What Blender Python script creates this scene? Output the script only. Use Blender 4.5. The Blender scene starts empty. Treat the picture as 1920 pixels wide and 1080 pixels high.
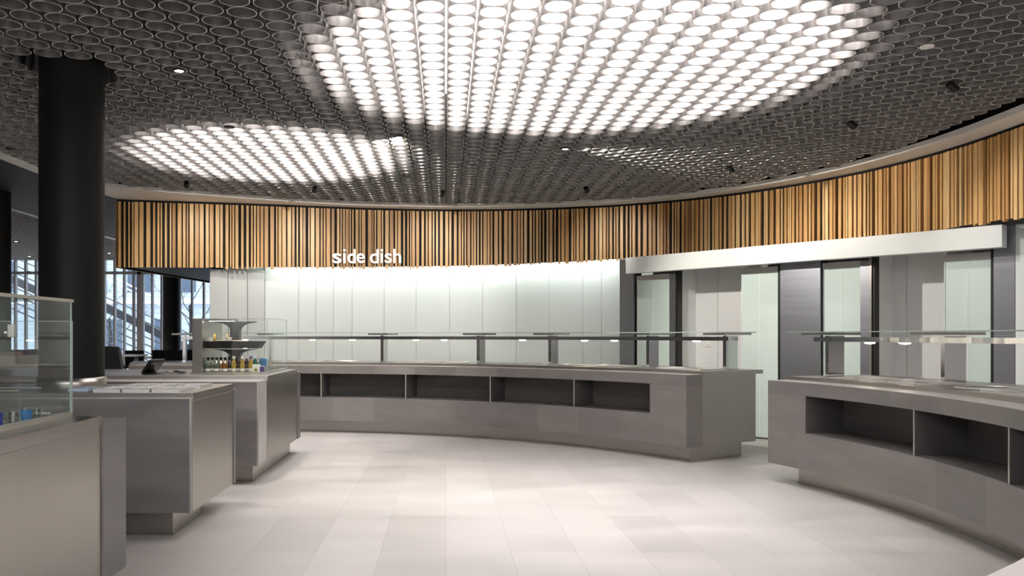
import bpy, math, random
from mathutils import Vector
random.seed(7)
SC = bpy.context.scene
COL = SC.collection

# ------------------------------------------------------------------ camera
EYE = 1.4
FPX, CX, CY = 1600.0, 836.0, 628.0
cd = bpy.data.cameras.new('camera'); cam = bpy.data.objects.new('camera', cd); COL.objects.link(cam)
cam.location = (0, 0, EYE); cam.rotation_euler = (math.radians(90), 0, 0)
cd.sensor_width = 36; cd.lens = FPX/1920*36
cd.shift_x = (960-CX)/1920; cd.shift_y = (CY-540)/1920
cd.clip_start = 0.05; cd.clip_end = 300
SC.camera = cam
# ------------------------------------------------------------------ view, world, exposure
SC.view_settings.view_transform = 'Standard'
SC.view_settings.look = 'None'
SC.view_settings.gamma = 1
SC.view_settings.use_curve_mapping = False
SC.view_settings.exposure = 0.15
W = bpy.data.worlds.new('sky'); SC.world = W; W.use_nodes = True
bg = W.node_tree.nodes['Background']
bg.inputs[0].default_value = (0.85, 0.92, 1.0, 1); bg.inputs[1].default_value = 2.3
DISC_E = 11.0        # emission of the round ceiling lights
COVE_E = 14        # emission of the strip behind the slats
DOWN_W = 40.0
WASH_W = 72.0        # watts of each added wall-lighting spot

# ------------------------------------------------------------------ materials
def mat(name, col, rough=0.5, metal=0.0, emit=None, es=1.0, spec=0.5, coat=0.0):
    m = bpy.data.materials.new(name); m.use_nodes = True
    b = m.node_tree.nodes['Principled BSDF']
    b.inputs['Base Color'].default_value = (*col, 1); b.inputs['Roughness'].default_value = rough
    b.inputs['Metallic'].default_value = metal; b.inputs['Specular IOR Level'].default_value = spec
    b.inputs['Coat Weight'].default_value = coat
    if emit:
        b.inputs['Emission Color'].default_value = (*emit, 1); b.inputs['Emission Strength'].default_value = es
    return m
def nd(m, t, **kw):
    n = m.node_tree.nodes.new(t)
    for k, v in kw.items(): setattr(n, k, v)
    return n
def lk(m, a, b): m.node_tree.links.new(a, b)
def bsdf(m): return m.node_tree.nodes['Principled BSDF']
def noisy(m, c1, c2, scale=(1, 1, 1), detail=6, nscale=3.0, rr=None, coord='Object', lo=.3, hi=.7, bump=0):
    """stretch a noise over the surface: two colours, and a roughness range"""
    tc = nd(m, 'ShaderNodeTexCoord'); mp = nd(m, 'ShaderNodeMapping'); mp.inputs['Scale'].default_value = scale
    nz = nd(m, 'ShaderNodeTexNoise'); nz.inputs['Scale'].default_value = nscale; nz.inputs['Detail'].default_value = detail
    lk(m, tc.outputs[coord], mp.inputs[0]); lk(m, mp.outputs[0], nz.inputs['Vector'])
    cr = nd(m, 'ShaderNodeValToRGB'); cr.color_ramp.elements[0].position = lo; cr.color_ramp.elements[1].position = hi
    cr.color_ramp.elements[0].color = (*c1, 1); cr.color_ramp.elements[1].color = (*c2, 1)
    lk(m, nz.outputs['Fac'], cr.inputs[0]); lk(m, cr.outputs[0], bsdf(m).inputs['Base Color'])
    if rr:
        mr = nd(m, 'ShaderNodeMapRange'); mr.inputs[3].default_value = rr[0]; mr.inputs[4].default_value = rr[1]
        mr.inputs[1].default_value = .3; mr.inputs[2].default_value = .7
        lk(m, nz.outputs['Fac'], mr.inputs[0]); lk(m, mr.outputs[0], bsdf(m).inputs['Roughness'])
    if bump:
        bp = nd(m, 'ShaderNodeBump'); bp.inputs['Strength'].default_value = bump; bp.inputs['Distance'].default_value = .002
        lk(m, nz.outputs['Fac'], bp.inputs['Height']); lk(m, bp.outputs[0], bsdf(m).inputs['Normal'])
    return m
def tiled(name, c1, c2, streak, tw, th, mortar_col, rough, offset=.5, mortar=.003, coord='UV', rot=0, amp=.25, spec=.5, rr=None, loc=(0, 0, 0)):
    """stone tiles: one tone per tile, long cloudy streaks, thin joints"""
    m = mat(name, c1, rough, spec=spec)
    tc = nd(m, 'ShaderNodeTexCoord'); mp = nd(m, 'ShaderNodeMapping'); mp.inputs['Rotation'].default_value = (0, 0, rot); mp.inputs['Location'].default_value = loc
    lk(m, tc.outputs[coord], mp.inputs[0])
    br = nd(m, 'ShaderNodeTexBrick'); br.offset = offset; br.offset_frequency = 2
    br.inputs['Scale'].default_value = 1.0; br.inputs['Brick Width'].default_value = tw; br.inputs['Row Height'].default_value = th
    br.inputs['Mortar Size'].default_value = mortar; br.inputs['Mortar Smooth'].default_value = .2; br.inputs['Bias'].default_value = 0
    br.inputs['Color1'].default_value = (*c1, 1); br.inputs['Color2'].default_value = (*c2, 1); br.inputs['Mortar'].default_value = (*mortar_col, 1)
    lk(m, mp.outputs[0], br.inputs['Vector'])
    mp2 = nd(m, 'ShaderNodeMapping'); mp2.inputs['Scale'].default_value = streak; lk(m, mp.outputs[0], mp2.inputs[0])
    nz = nd(m, 'ShaderNodeTexNoise'); nz.inputs['Scale'].default_value = 1.0; nz.inputs['Detail'].default_value = 8; nz.inputs['Roughness'].default_value = .62
    lk(m, mp2.outputs[0], nz.inputs['Vector'])
    mr = nd(m, 'ShaderNodeMapRange'); mr.inputs[1].default_value = .3; mr.inputs[2].default_value = .7
    mr.inputs[3].default_value = 1-amp; mr.inputs[4].default_value = 1+amp
    lk(m, nz.outputs['Fac'], mr.inputs[0])
    mx = nd(m, 'ShaderNodeVectorMath', operation='SCALE'); lk(m, br.outputs['Color'], mx.inputs[0]); lk(m, mr.outputs[0], mx.inputs['Scale'])
    lk(m, mx.outputs[0], bsdf(m).inputs['Base Color'])
    if rr:
        m2 = nd(m, 'ShaderNodeMapRange'); m2.inputs[1].default_value = .3; m2.inputs[2].default_value = .7
        m2.inputs[3].default_value = rr[0]; m2.inputs[4].default_value = rr[1]
        lk(m, nz.outputs['Fac'], m2.inputs[0]); lk(m, m2.outputs[0], bsdf(m).inputs['Roughness'])
    return m
def glass(name, tint, base=.05, gain=.8, rough=0.0, gtint=(1, 1, 1)):
    """thin clear pane: tinted see-through plus a reflection that grows towards grazing"""
    m = bpy.data.materials.new(name); m.use_nodes = True; nt = m.node_tree
    for n in list(nt.nodes): nt.nodes.remove(n)
    out = nd(m, 'ShaderNodeOutputMaterial'); mix = nd(m, 'ShaderNodeMixShader')
    tr = nd(m, 'ShaderNodeBsdfTransparent'); tr.inputs[0].default_value = (*tint, 1)
    gl = nd(m, 'ShaderNodeBsdfGlossy'); gl.inputs['Roughness'].default_value = rough; gl.inputs['Color'].default_value = (*gtint, 1)
    lw = nd(m, 'ShaderNodeLayerWeight'); lw.inputs[0].default_value = .5
    pw = nd(m, 'ShaderNodeMath', operation='POWER'); pw.inputs[1].default_value = 4
    ma = nd(m, 'ShaderNodeMath', operation='MULTIPLY_ADD'); ma.inputs[1].default_value = gain; ma.inputs[2].default_value = base
    lk(m, lw.outputs['Facing'], pw.inputs[0]); lk(m, pw.outputs[0], ma.inputs[0]); lk(m, ma.outputs[0], mix.inputs[0])
    lk(m, tr.outputs[0], mix.inputs[1]); lk(m, gl.outputs[0], mix.inputs[2]); lk(m, mix.outputs[0], out.inputs[0])
    return m

M = {}
M['floor'] = tiled('pale_stone_floor', (.57, .545, .525), (.50, .478, .458), (2.4, .9, 1), 1.1, .42, (.30, .285, .27), .42, mortar=.0012, coord='Object', amp=.09, rr=(.32, .50), rot=math.radians(90), offset=.37)
M['stone'] = tiled('grey_stone', (.205, .190, .183), (.155, .147, .142), (1.2, 5.0, 1), .62, .332, (.10, .095, .092), .45, mortar=.0008, amp=.16, offset=.37, rr=(.40, .52), loc=(0, -.18, 0))
M['slab'] = tiled('grey_stone_slab', (.175, .164, .160), (.160, .150, .146), (1.0, 5.0, 1), 6, 4, (.17, .16, .155), .45, mortar=0, amp=.24, rr=(.40, .52), loc=(1.3, .6, 0))
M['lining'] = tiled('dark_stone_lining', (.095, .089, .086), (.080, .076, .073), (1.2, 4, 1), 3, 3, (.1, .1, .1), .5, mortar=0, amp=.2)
M['stone_top'] = tiled('grey_stone_shelf', (.50, .47, .45), (.46, .435, .42), (1.2, 4, 1), .9, 3, (.16, .15, .15), .35, mortar=.0015, amp=.10)
M['steel'] = noisy(mat('brushed_steel', (.5, .48, .46), .3, 1), (.42, .40, .375), (.47, .45, .42), (.6, .6, 14), 3, 8, rr=(.30, .36))
M['steel_v'] = noisy(mat('brushed_steel_upright', (.5, .48, .46), .3, 1), (.41, .39, .36), (.43, .41, .38), (10, 10, .3), 1, 2, rr=(.33, .36))
M['polished'] = mat('polished_steel', (.66, .65, .64), .10, 1)
M['rim'] = mat('satin_steel_edge', (.60, .59, .55), .45, 1)
M['tube'] = noisy(mat('tube_steel', (.5, .5, .5), .3, 1), (.77, .75, .74), (.80, .78, .77), (14, 14, .5), 1, 3.0, rr=(.32, .36))
M['tube_rim'] = mat('tube_rim', (.85, .84, .80), .5, .0)
M['support'] = mat('graphite_steel', (.10, .10, .105), .35, .8)
M['satin'] = mat('satin_bright_steel', (.82, .81, .79), .38, .75)
M['black'] = mat('black_paint', (.006, .006, .006), .5)
M['column'] = mat('anthracite_column', (.011, .0115, .011), .5, spec=.2)
M['soffit_dark'] = mat('dark_grey_soffit', (.035, .035, .037), .7)
M['white'] = mat('white_paint', (.88, .86, .82), .6)
M['fascia'] = mat('white_fascia', (.82, .85, .83), .35)
M['wall_glass'] = noisy(mat('backed_white_glass', (.7, .78, .74), .12, spec=.5), (.77, .825, .795), (.79, .84, .81), (1, 1, 1), 2, .8)
M['niche'] = mat('grey_white_panel', (.74, .75, .74), .35)
M['steel_dark'] = noisy(mat('dark_satin_steel', (.3, .3, .32), .38, 1), (.32, .33, .36), (.34, .35, .38), (.3, .3, 8), 1, 5, rr=(.36, .40))
M['frost'] = noisy(mat('frosted_glass_leaf', (.5, .6, .57), .16), (.62, .74, .69), (.70, .80, .76), (1, 1, .35), 4, 2.5)
M['glass'] = glass('clear_glass', (.965, .985, .975), .045, .55)
M['glass_edge'] = mat('green_glass_edge', (.34, .43, .39), .2)
M['winglass'] = glass('window_glass', (.93, .96, .98), .03, .5)
M['disc'] = mat('light_membrane', (.9, .9, .9), .5, emit=(1.0, .96, .945), es=DISC_E)
M['disc_rear_fill'] = mat('added_rear_fill_light', (.9, .9, .9), .5, emit=(1.0, .955, .965), es=11)  # for the added lights behind the camera that fill the room
M['cove'] = mat('cove_lamp', (.9, .9, .9), .5, emit=(.93, 1.0, .97), es=COVE_E)
M['lamp'] = mat('lamp_white', (.9, .9, .9), .5, emit=(1, .93, .85), es=14)
M['heat'] = mat('heat_lamp_glow', (.9, .8, .7), .5, emit=(1, .86, .70), es=30)
M['letter'] = mat('pale_metal_letters', (.62, .60, .57), .35, .7)
M['black_plastic'] = mat('black_plastic', (.012, .012, .013), .3)
M['screen'] = mat('dark_screen', (.01, .012, .012), .08)
M['seat'] = mat('black_leather', (.02, .021, .023), .5)
M['table'] = mat('white_tabletop', (.78, .77, .76), .35)
M['mullion'] = mat('grey_mullion', (.30, .29, .30), .45, .2)
M['dark_beam'] = mat('dark_painted_steel', (.05, .05, .055), .5)
M['ground'] = mat('snowy_ground', (.7, .74, .8), .9)
M['facade'] = None
def wood_mat():
    m = mat('larch_wood', (.5, .3, .13), .42)
    at = nd(m, 'ShaderNodeAttribute'); at.attribute_name = 'tone'
    cr = nd(m, 'ShaderNodeValToRGB'); e = cr.color_ramp.elements
    e[0].position = 0; e[0].color = (.52, .27, .095, 1); e[1].position = 1; e[1].color = (.90, .62, .30, 1)
    x = cr.color_ramp.elements.new(.5); x.color = (.78, .46, .175, 1)
    lk(m, at.outputs['Fac'], cr.inputs[0])
    tc = nd(m, 'ShaderNodeTexCoord'); mp = nd(m, 'ShaderNodeMapping'); mp.inputs['Scale'].default_value = (30, 30, 1.3)
    nz = nd(m, 'ShaderNodeTexNoise'); nz.inputs['Scale'].default_value = 2; nz.inputs['Detail'].default_value = 5
    lk(m, tc.outputs['Object'], mp.inputs[0]); lk(m, mp.outputs[0], nz.inputs['Vector'])
    mr = nd(m, 'ShaderNodeMapRange'); mr.inputs[1].default_value = .3; mr.inputs[2].default_value = .7; mr.inputs[3].default_value = .78; mr.inputs[4].default_value = 1.15
    lk(m, nz.outputs['Fac'], mr.inputs[0])
    mx = nd(m, 'ShaderNodeVectorMath', operation='SCALE'); lk(m, cr.outputs[0], mx.inputs[0]); lk(m, mr.outputs[0], mx.inputs['Scale'])
    lk(m, mx.outputs[0], bsdf(m).inputs['Base Color'])
    return m
M['wood'] = wood_mat()
M['backing'] = mat('black_brown_backing', (.012, .010, .008), .8)

# ------------------------------------------------------------------ mesh helpers
class MB:
    """collects faces with metric UVs; build() links them as ONE mesh object"""
    def __init__(s): s.v = []; s.f = []; s.uv = []; s.mi = []; s.sm = []
    def face(s, pts, uvs=None, mi=0, smooth=False):
        i = len(s.v); s.v += [tuple(p) for p in pts]; s.f.append(list(range(i, i+len(pts))))
        if uvs is None:
            a, b, c = Vector(pts[0]), Vector(pts[1]), Vector(pts[2]); n = (b-a).cross(c-a)
            ax = max(range(3), key=lambda k: abs(n[k]))
            uvs = [(p[1], p[2]) if ax == 0 else (p[0], p[2]) if ax == 1 else (p[0], p[1]) for p in pts]
        s.uv.append(uvs); s.mi.append(mi); s.sm.append(smooth)
    def box(s, x0, x1, y0, y1, z0, z1, mi=0):
        p = [(x0, y0, z0), (x1, y0, z0), (x1, y1, z0), (x0, y1, z0), (x0, y0, z1), (x1, y0, z1), (x1, y1, z1), (x0, y1, z1)]
        for q in ((0, 3, 2, 1), (4, 5, 6, 7), (0, 1, 5, 4), (1, 2, 6, 5), (2, 3, 7, 6), (3, 0, 4, 7)): s.face([p[k] for k in q], mi=mi)
    def slab(s, a, b, th, z0, z1, mi=0):
        """vertical slab from plan point a to b, thickness th towards +normal (left of a->b is negative)"""
        a = Vector(a); b = Vector(b); d = (b-a).normalized(); n = Vector((-d.y, d.x))*th
        c = [a, b, b+n, a+n]; L = (b-a).length
        lo = [(p.x, p.y, z0) for p in c]; hi = [(p.x, p.y, z1) for p in c]
        s.face([lo[0], lo[1], hi[1], hi[0]], [(0, z0), (L, z0), (L, z1), (0, z1)], mi)
        s.face([lo[1], lo[2], hi[2], hi[1]], None, mi); s.face([lo[2], lo[3], hi[3], hi[2]], [(L, z0), (0, z0), (0, z1), (L, z1)], mi)
        s.face([lo[3], lo[0], hi[0], hi[3]], None, mi); s.face([hi[0], hi[1], hi[2], hi[3]], None, mi); s.face([lo[3], lo[2], lo[1], lo[0]], None, mi)
    def prism(s, poly, z0, z1, mi=0, smooth=False):
        n = len(poly); s.face([(x, y, z1) for x, y in poly], mi=mi); s.face([(x, y, z0) for x, y in reversed(poly)], mi=mi)
        u = 0
        for k in range(n):
            a = poly[k]; b = poly[(k+1) % n]; L = math.dist(a, b)
            s.face([(a[0], a[1], z0), (b[0], b[1], z0), (b[0], b[1], z1), (a[0], a[1], z1)], [(u, z0), (u+L, z0), (u+L, z1), (u, z1)], mi, smooth); u += L
    def lathe(s, prof, cx=0, cy=0, z=0, n=20, mi=0, smooth=True, sx=1, sy=1):
        """prof: list of (r, z) bottom to top"""
        for j in range(len(prof)-1):
            r0, z0 = prof[j]; r1, z1 = prof[j+1]
            for k in range(n):
                a = 2*math.pi*k/n; b = 2*math.pi*(k+1)/n
                q = [(cx+sx*r0*math.cos(a), cy+sy*r0*math.sin(a), z+z0), (cx+sx*r0*math.cos(b), cy+sy*r0*math.sin(b), z+z0),
                     (cx+sx*r1*math.cos(b), cy+sy*r1*math.sin(b), z+z1), (cx+sx*r1*math.cos(a), cy+sy*r1*math.sin(a), z+z1)]
                if r0 < 1e-6: q = [q[0], q[2], q[3]]
                elif r1 < 1e-6: q = [q[0], q[1], q[2]]
                s.face(q, [(0, 0)]*len(q), mi, smooth)
    def tube(s, pts, r, n=6, mi=0):
        pts = [Vector(p) for p in pts]
        rs = r if isinstance(r, (list, tuple)) else [r]*len(pts)
        rings = []
        for i, p in enumerate(pts):
            d = (pts[min(i+1, len(pts)-1)]-pts[max(i-1, 0)]).normalized()
            u = d.cross(Vector((0, 0, 1)));
            if u.length < 1e-3: u = d.cross(Vector((0, 1, 0)))
            u.normalize(); w = d.cross(u)
            rings.append([p+(u*math.cos(2*math.pi*k/n)+w*math.sin(2*math.pi*k/n))*rs[i] for k in range(n)])
        for i in range(len(pts)-1):
            for k in range(n):
                s.face([rings[i][k], rings[i][(k+1) % n], rings[i+1][(k+1) % n], rings[i+1][k]], [(0, 0)]*4, mi, True)
        s.face(rings[0][::-1], [(0, 0)]*n, mi); s.face(rings[-1], [(0, 0)]*n, mi)
    def build(s, name, mats, parent=None, loc=(0, 0, 0), weld=True, bevel=0, tone=None):
        me = bpy.data.meshes.new(name); me.from_pydata(s.v, [], s.f)
        for m in (mats if isinstance(mats, list) else [mats]): me.materials.append(m)
        uvl = me.uv_layers.new(name='UVMap')
        flat = [c for face in s.uv for p in face for c in p]
        uvl.data.foreach_set('uv', flat)
        me.polygons.foreach_set('material_index', s.mi); me.polygons.foreach_set('use_smooth', s.sm)
        if tone is not None:
            at = me.attributes.new('tone', 'FLOAT', 'FACE'); at.data.foreach_set('value', tone)
        if weld:
            import bmesh
            bm = bmesh.new(); bm.from_mesh(me); bmesh.ops.remove_doubles(bm, verts=bm.verts, dist=1e-5)
            bmesh.ops.recalc_face_normals(bm, faces=bm.faces); bm.to_mesh(me); bm.free()
        o = bpy.data.objects.new(name, me); COL.objects.link(o); o.location = loc
        if parent:
            o.parent = parent
            o.location = Vector(loc)-Vector(parent.location) if loc == (0, 0, 0) else loc
        if bevel:
            b = o.modifiers.new('bevel', 'BEVEL'); b.width = bevel; b.segments = 2; b.limit_method = 'ANGLE'; b.angle_limit = .8
        return o
def thing(name, label, cat, loc=(0, 0, 0), group=None):
    o = bpy.data.objects.new(name, None); COL.objects.link(o); o.location = loc; o.empty_display_size = .1
    o['label'] = label; o['category'] = cat
    if group: o['group'] = group
    return o
def tag(o, label, cat, group=None, kind=None):
    o['label'] = label; o['category'] = cat
    if group: o['group'] = group
    if kind: o['kind'] = kind
    return o
def struct(o, label=None):
    o['kind'] = 'structure'
    if label: o['label'] = label
    return o
def copy_tree(o, parent=None):
    c = o.copy(); COL.objects.link(c)
    if parent: c.parent = parent
    for ch in [x for x in SC.objects if x.parent == o]: copy_tree(ch, c)
    return c
def at(px, py, z):
    """point at height z that the photograph shows at (px, py)"""
    Y = (z-EYE)*FPX/(CY-py); return ((px-CX)*Y/FPX, Y)
def atY(px, Y): return ((px-CX)*Y/FPX, Y)
ORD = ['first', 'second', 'third', 'fourth', 'fifth', 'sixth', 'seventh', 'eighth', 'ninth', 'tenth', 'eleventh', 'twelfth', 'thirteenth', 'fourteenth']

# ------------------------------------------------------------------ measured plan of the room
HC = 3.54                                   # underside of the ceiling tubes
CC = Vector((-2.67, 6.14)); R0 = 6.11       # centre and inner radius of the curved counters
def ang(px, R):
    """angle (about CC) where the sight line of column px meets the circle R, far side"""
    d = Vector(((px-CX)/FPX, 1.0)).normalized(); b = d.dot(CC); c = CC.length_squared-R*R
    t = b+math.sqrt(max(0, b*b-c)); p = d*t-CC
    return math.atan2(p.y, p.x)
def pol(a, R): return (CC.x+R*math.cos(a), CC.y+R*math.sin(a))
def interp(tab, x):
    if x <= tab[0][0]: return tab[0][1]
    for (a, b), (c, d) in zip(tab, tab[1:]):
        if x <= c: return b+(d-b)*(x-a)/(c-a)
    return tab[-1][1]
def smooth_tab(tab, n=60, it=25):
    xs = [tab[0][0]+(tab[-1][0]-tab[0][0])*k/n for k in range(n+1)]; ys = [interp(tab, x) for x in xs]
    for _ in range(it):
        ys = [ys[0]]+[(ys[i-1]+2*ys[i]+ys[i+1])/4 for i in range(1, n)]+[ys[-1]]
    return list(zip(xs, ys))
wall_top = smooth_tab([(219, 371.5), (400, 377), (560, 383), (700, 388.5), (850, 391.6), (1000, 389.5), (1180, 381), (1280, 372.5), (1400, 357.5), (1500, 342), (1600, 323), (1680, 304), (1743, 287), (1850, 253), (1920, 226)], 60, 8)
strip_in = smooth_tab([(165, 347), (194, 349), (350, 362), (500, 373.5), (640, 382.5), (850, 387), (1000, 385), (1180, 376), (1280, 367.5), (1400, 351), (1500, 332), (1600, 311), (1743, 270), (1850, 232), (1920, 204)], 60, 4)
WP = [at(x, y, HC) for x, y in wall_top]      # plan line of the slatted band
SP = [at(x, y, HC) for x, y in strip_in]      # inner edge of the white soffit strip
WP += [(6.02, 7.4), (6.15, 6.3), (6.05, 5.0), (5.75, 3.7), (5.2, 2.4), (4.4, 1.1)]
SP += [(5.6, 7.2), (5.72, 6.2), (5.62, 5.0), (5.33, 3.8), (4.8, 2.6), (4.05, 1.4)]
def plan_at_px(line, px):
    for a, b in zip(line, line[1:]):
        pa, pb = CX+FPX*a[0]/a[1], CX+FPX*b[0]/b[1]
        if pa <= px <= pb:
            t = (px-pa)/(pb-pa); return (a[0]+(b[0]-a[0])*t, a[1]+(b[1]-a[1])*t)
    return line[0] if px < 219 else line[-1]
def offset(line, d):
    out = []
    for i, p in enumerate(line):
        a = Vector(line[max(i-1, 0)]); b = Vector(line[min(i+1, len(line)-1)]); t = (b-a).normalized()
        out.append((p[0]-t.y*d, p[1]+t.x*d))
    return out

# ------------------------------------------------------------------ floor, outer walls, ceiling slab
b = MB(); b.box(-16, 9, -6, 24.5, -.1, 0); struct(b.build('floor', M['floor']))
b = MB(); b.box(-16, 9, -6, 24.7, 3.95, 4.05); ceiling = struct(b.build('ceiling', M['black']))
M['outer'] = mat('pale_grey_wall', (.72, .71, .70), .8)
b = MB(); b.box(-16, 9, -6.15, -6, 0, 3.95); struct(b.build('wall_front', M['outer']))
b = MB(); b.box(9, 9.15, -6, 24.5, 0, 3.95); struct(b.build('wall_right', M['outer']))
b = MB(); b.box(-16.15, -16, -6, 24.5, 0, 3.95); struct(b.build('wall_left', M['outer']))
# finished ceiling pieces: dark flat soffit between the two tube fields, white edge strips
b = MB()
b.prism([(-7.3, 2), (-5.45, 2), (-5.38, 11.2), (-5.24, 13.2), (-5.2, 13.6), (-4.80, 17.5), (-3.5, 17.5), (-3.5, 24.4), (-7.3, 24.4)], HC, HC+.3)
o = b.build('ceiling_soffit', M['soffit_dark']); struct(o)
o.name = 'ceiling_soffit'
b = MB()
L = [(-5.45, 2), (-5.38, 11.2), WP[0]]; Li = [(-5.27, 2), (-5.22, 11.0), SP[0]]
def ribbon(mb, A, B, z0, z1):
    n = len(A)
    for k in range(n-1):
        mb.face([(*A[k], z0), (*A[k+1], z0), (*B[k+1], z0), (*B[k], z0)]); mb.face([(*A[k], z1), (*B[k], z1), (*B[k+1], z1), (*A[k+1], z1)])
        mb.face([(*A[k], z0), (*A[k], z1), (*A[k+1], z1), (*A[k+1], z0)]); mb.face([(*B[k], z0), (*B[k+1], z0), (*B[k+1], z1), (*B[k], z1)])
    for k in (0, n-1): mb.face([(*A[k], z0), (*B[k], z0), (*B[k], z1), (*A[k], z1)])
ribbon(b, L, Li, HC-.015, HC+.05)
A2 = [WP[0]]+offset(WP, .02)[1:]
ribbon(b, A2, SP[:len(A2)] if len(SP) >= len(A2) else SP, HC-.015, HC+.05)
struct(b.build('trim_1', M['white'], weld=False))
b = MB(); b.box(-7.42, -7.3, 2, 24.4, HC-.015, HC+.05); struct(b.build('trim_2', M['white']))
b = MB(); b.box(-7.36, -7.30, 2, 24.4, HC+.06, 3.95); struct(b.build('trim_3', M['black']))
# closing upstand behind the strip so the void above the tubes stays dark
b = MB()
ribbon(b, offset(WP, .06), offset(WP, .14), HC+.05, 3.95); struct(b.build('trim_4', M['black'], weld=False))

# ------------------------------------------------------------------ slatted wood band
band = thing('slatted_wood_band', 'long curved band of upright larch slats under the tube ceiling', 'wall cladding')
bot_tab = [(219, 2.46), (396, 2.475), (560, 2.50), (850, 2.56), (1180, 2.635), (1500, 2.66), (1700, 2.63), (1920, 2.585), (2400, 2.585)]
mb = MB(); tone = []
def slat(mb, p, t, w, d, z0, z1, tn):
    a = (p[0]-t[0]*w/2, p[1]-t[1]*w/2); c = (p[0]+t[0]*w/2, p[1]+t[1]*w/2)
    k = len(mb.f); mb.slab(a, c, d, z0, z1); tone.extend([tn]*(len(mb.f)-k))
def run(line, s0=0.0, fn=None):
    """walk a plan polyline"""
    i = 0; acc = 0; segs = []
    for a, c in zip(line, line[1:]): segs.append((acc, math.dist(a, c), a, c)); acc += math.dist(a, c)
    return segs, acc
def point(segs, s):
    for s0, L, a, c in segs:
        if s <= s0+L: t = (s-s0)/L; return (a[0]+(c[0]-a[0])*t, a[1]+(c[1]-a[1])*t), ((c[0]-a[0])/L, (c[1]-a[1])/L)
    s0, L, a, c = segs[-1]; return c, ((c[0]-a[0])/L, (c[1]-a[1])/L)
segs, total = run(WP)
s = .02
while s < total-.05:
    w = random.choice([.022, .030, .038, .046, .058]); d = random.choice([.0, .008, .016])
    p, t = point(segs, s+w/2); n = (-t[1], t[0])
    px = CX+FPX*p[0]/p[1] if p[1] > 1 else 2400
    zb = interp(bot_tab, px) if p[1] > 6.6 else 2.585
    if px > 396: zb += random.choice([0, -.012, .006, -.02])
    slat(mb, (p[0]+n[0]*d, p[1]+n[1]*d), t, w, .04-d, zb, HC-.05, min(1, max(0, random.gauss(.5, .28))))
    s += w+random.choice([.014, .018, .024, .034, .044])
mb.build('slats', M['wood'], band, weld=False, tone=tone)
mb = MB()
bo = offset(WP, .045); bi = offset(WP, .10)
for k in range(len(bo)-1):
    p = bo[k]; px = CX+FPX*p[0]/p[1] if p[1] > 1 else 2400
    zb = interp(bot_tab, px)+.02
    q = [bo[k], bo[k+1], bi[k+1], bi[k]]
    mb.prism(q, zb, HC+.02)
mb.build('backing_board', M['backing'], band, weld=False)
# the side of the kitchen block that carries the band: underside and slatted flank
C0 = WP[0]; C1 = (-4.76, 17.3)
kb = thing('kitchen_bulkhead', 'dark underside of the raised block behind the left end of the slatted band', 'ceiling block')
x396 = plan_at_px(WP, 396)
w0 = offset(WP, .11)
mb = MB()
x397 = plan_at_px(offset(WP, .40), 397)
poly = [w0[0]]+[p for p in w0[1:] if p[0] < x396[0]]+[plan_at_px(w0, 396), x397, (x397[0]+.25, 17.3), C1]
mb.prism(poly, 2.48, 2.56); mb.build('soffit_board', M['black'], kb)
mb = MB(); tone = []
sg, tt = run([C1, C0]); s = .02
while s < tt-.06:
    w = random.choice([.024, .032, .04]); p, t = point(sg, s+w/2)
    slat(mb, (p[0]+.0, p[1]), t, w, -.06, 2.455, HC-.05, random.random()); s += w+random.choice([.012, .02])
mb.build('flank_slats', M['wood'], kb, weld=False, tone=tone)
mb = MB(); mb.slab((C1[0]+.02, C1[1]), (C0[0]+.02, C0[1]+.12), -.04, 2.46, HC); mb.build('flank_board', M['backing'], kb)

# ------------------------------------------------------------------ backlit-looking white glass wall under the band
gl = offset(WP, .34)
mb = MB(); i0 = 0
def gpt(px): return plan_at_px(gl, px)
pxs = [497, 560, 592, 625, 660, 720, 780, 843, 905, 968, 1030, 1093, 1128, 1162]
for a, c in zip(pxs, pxs[1:]):
    A = Vector(gpt(a)); Cc = Vector(gpt(c)); d = (Cc-A).normalized()*.0025
    mb.slab(A+d, Cc-d, .02, 0, 3.0)
o = struct(mb.build('wall_back', M['wall_glass']))
mb = MB()
pts = [gpt(497), gpt(465), gpt(430), gpt(397)]
pts = [(p[0], p[1]-.04*k) for k, p in enumerate(pts)]
for a, c in zip(pts[::-1], pts[::-1][1:]):
    A = Vector(a); Cc = Vector(c); d = (Cc-A).normalized()*.005
    mb.slab(A+d, Cc-d, .03, 0, 2.47)
mb.build('wall_back_panel', noisy(mat('grey_white_panel_left', (.6, .62, .6), .3), (.56, .58, .56), (.60, .62, .60)), o)
mb = MB()
gb = offset(WP, .40)
for k in range(len(gb)-1):
    if gb[k][0] > -3.7 and gb[k+1][0] < 3.6: mb.slab(gb[k], gb[k+1], .05, 0, 3.0)
for a, c in zip(pts[::-1], pts[::-1][1:]): mb.slab((a[0], a[1]+.05), (c[0], c[1]+.05), .02, 0, 2.47)
mb.build('wall_back_seam', M['fascia'], o)
# cove lamp between band and glass wall
cv0 = offset(WP, .13); cv1 = offset(WP, .22)
cl = thing('cove_lamp', 'thin strip lamp hidden behind the foot of the slats washing the white glass wall', 'lamp')
mb = MB()
for k in range(len(cv0)-1):
    if cv0[k][0] > -2.95 and cv0[k+1][0] < 2.9: mb.prism([cv0[k], cv0[k+1], cv1[k+1], cv1[k]], 2.66, 2.68)
mb.build('diffuser', M['cove'], cl, weld=False)
mb = MB()
for k in range(len(cv0)-1):
    if cv0[k][0] > -2.95 and cv0[k+1][0] < 2.9: mb.prism([cv0[k], cv0[k+1], cv1[k+1], cv1[k]], 2.682, 2.72)
mb.build('housing', M['black'], cl, weld=False)

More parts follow.
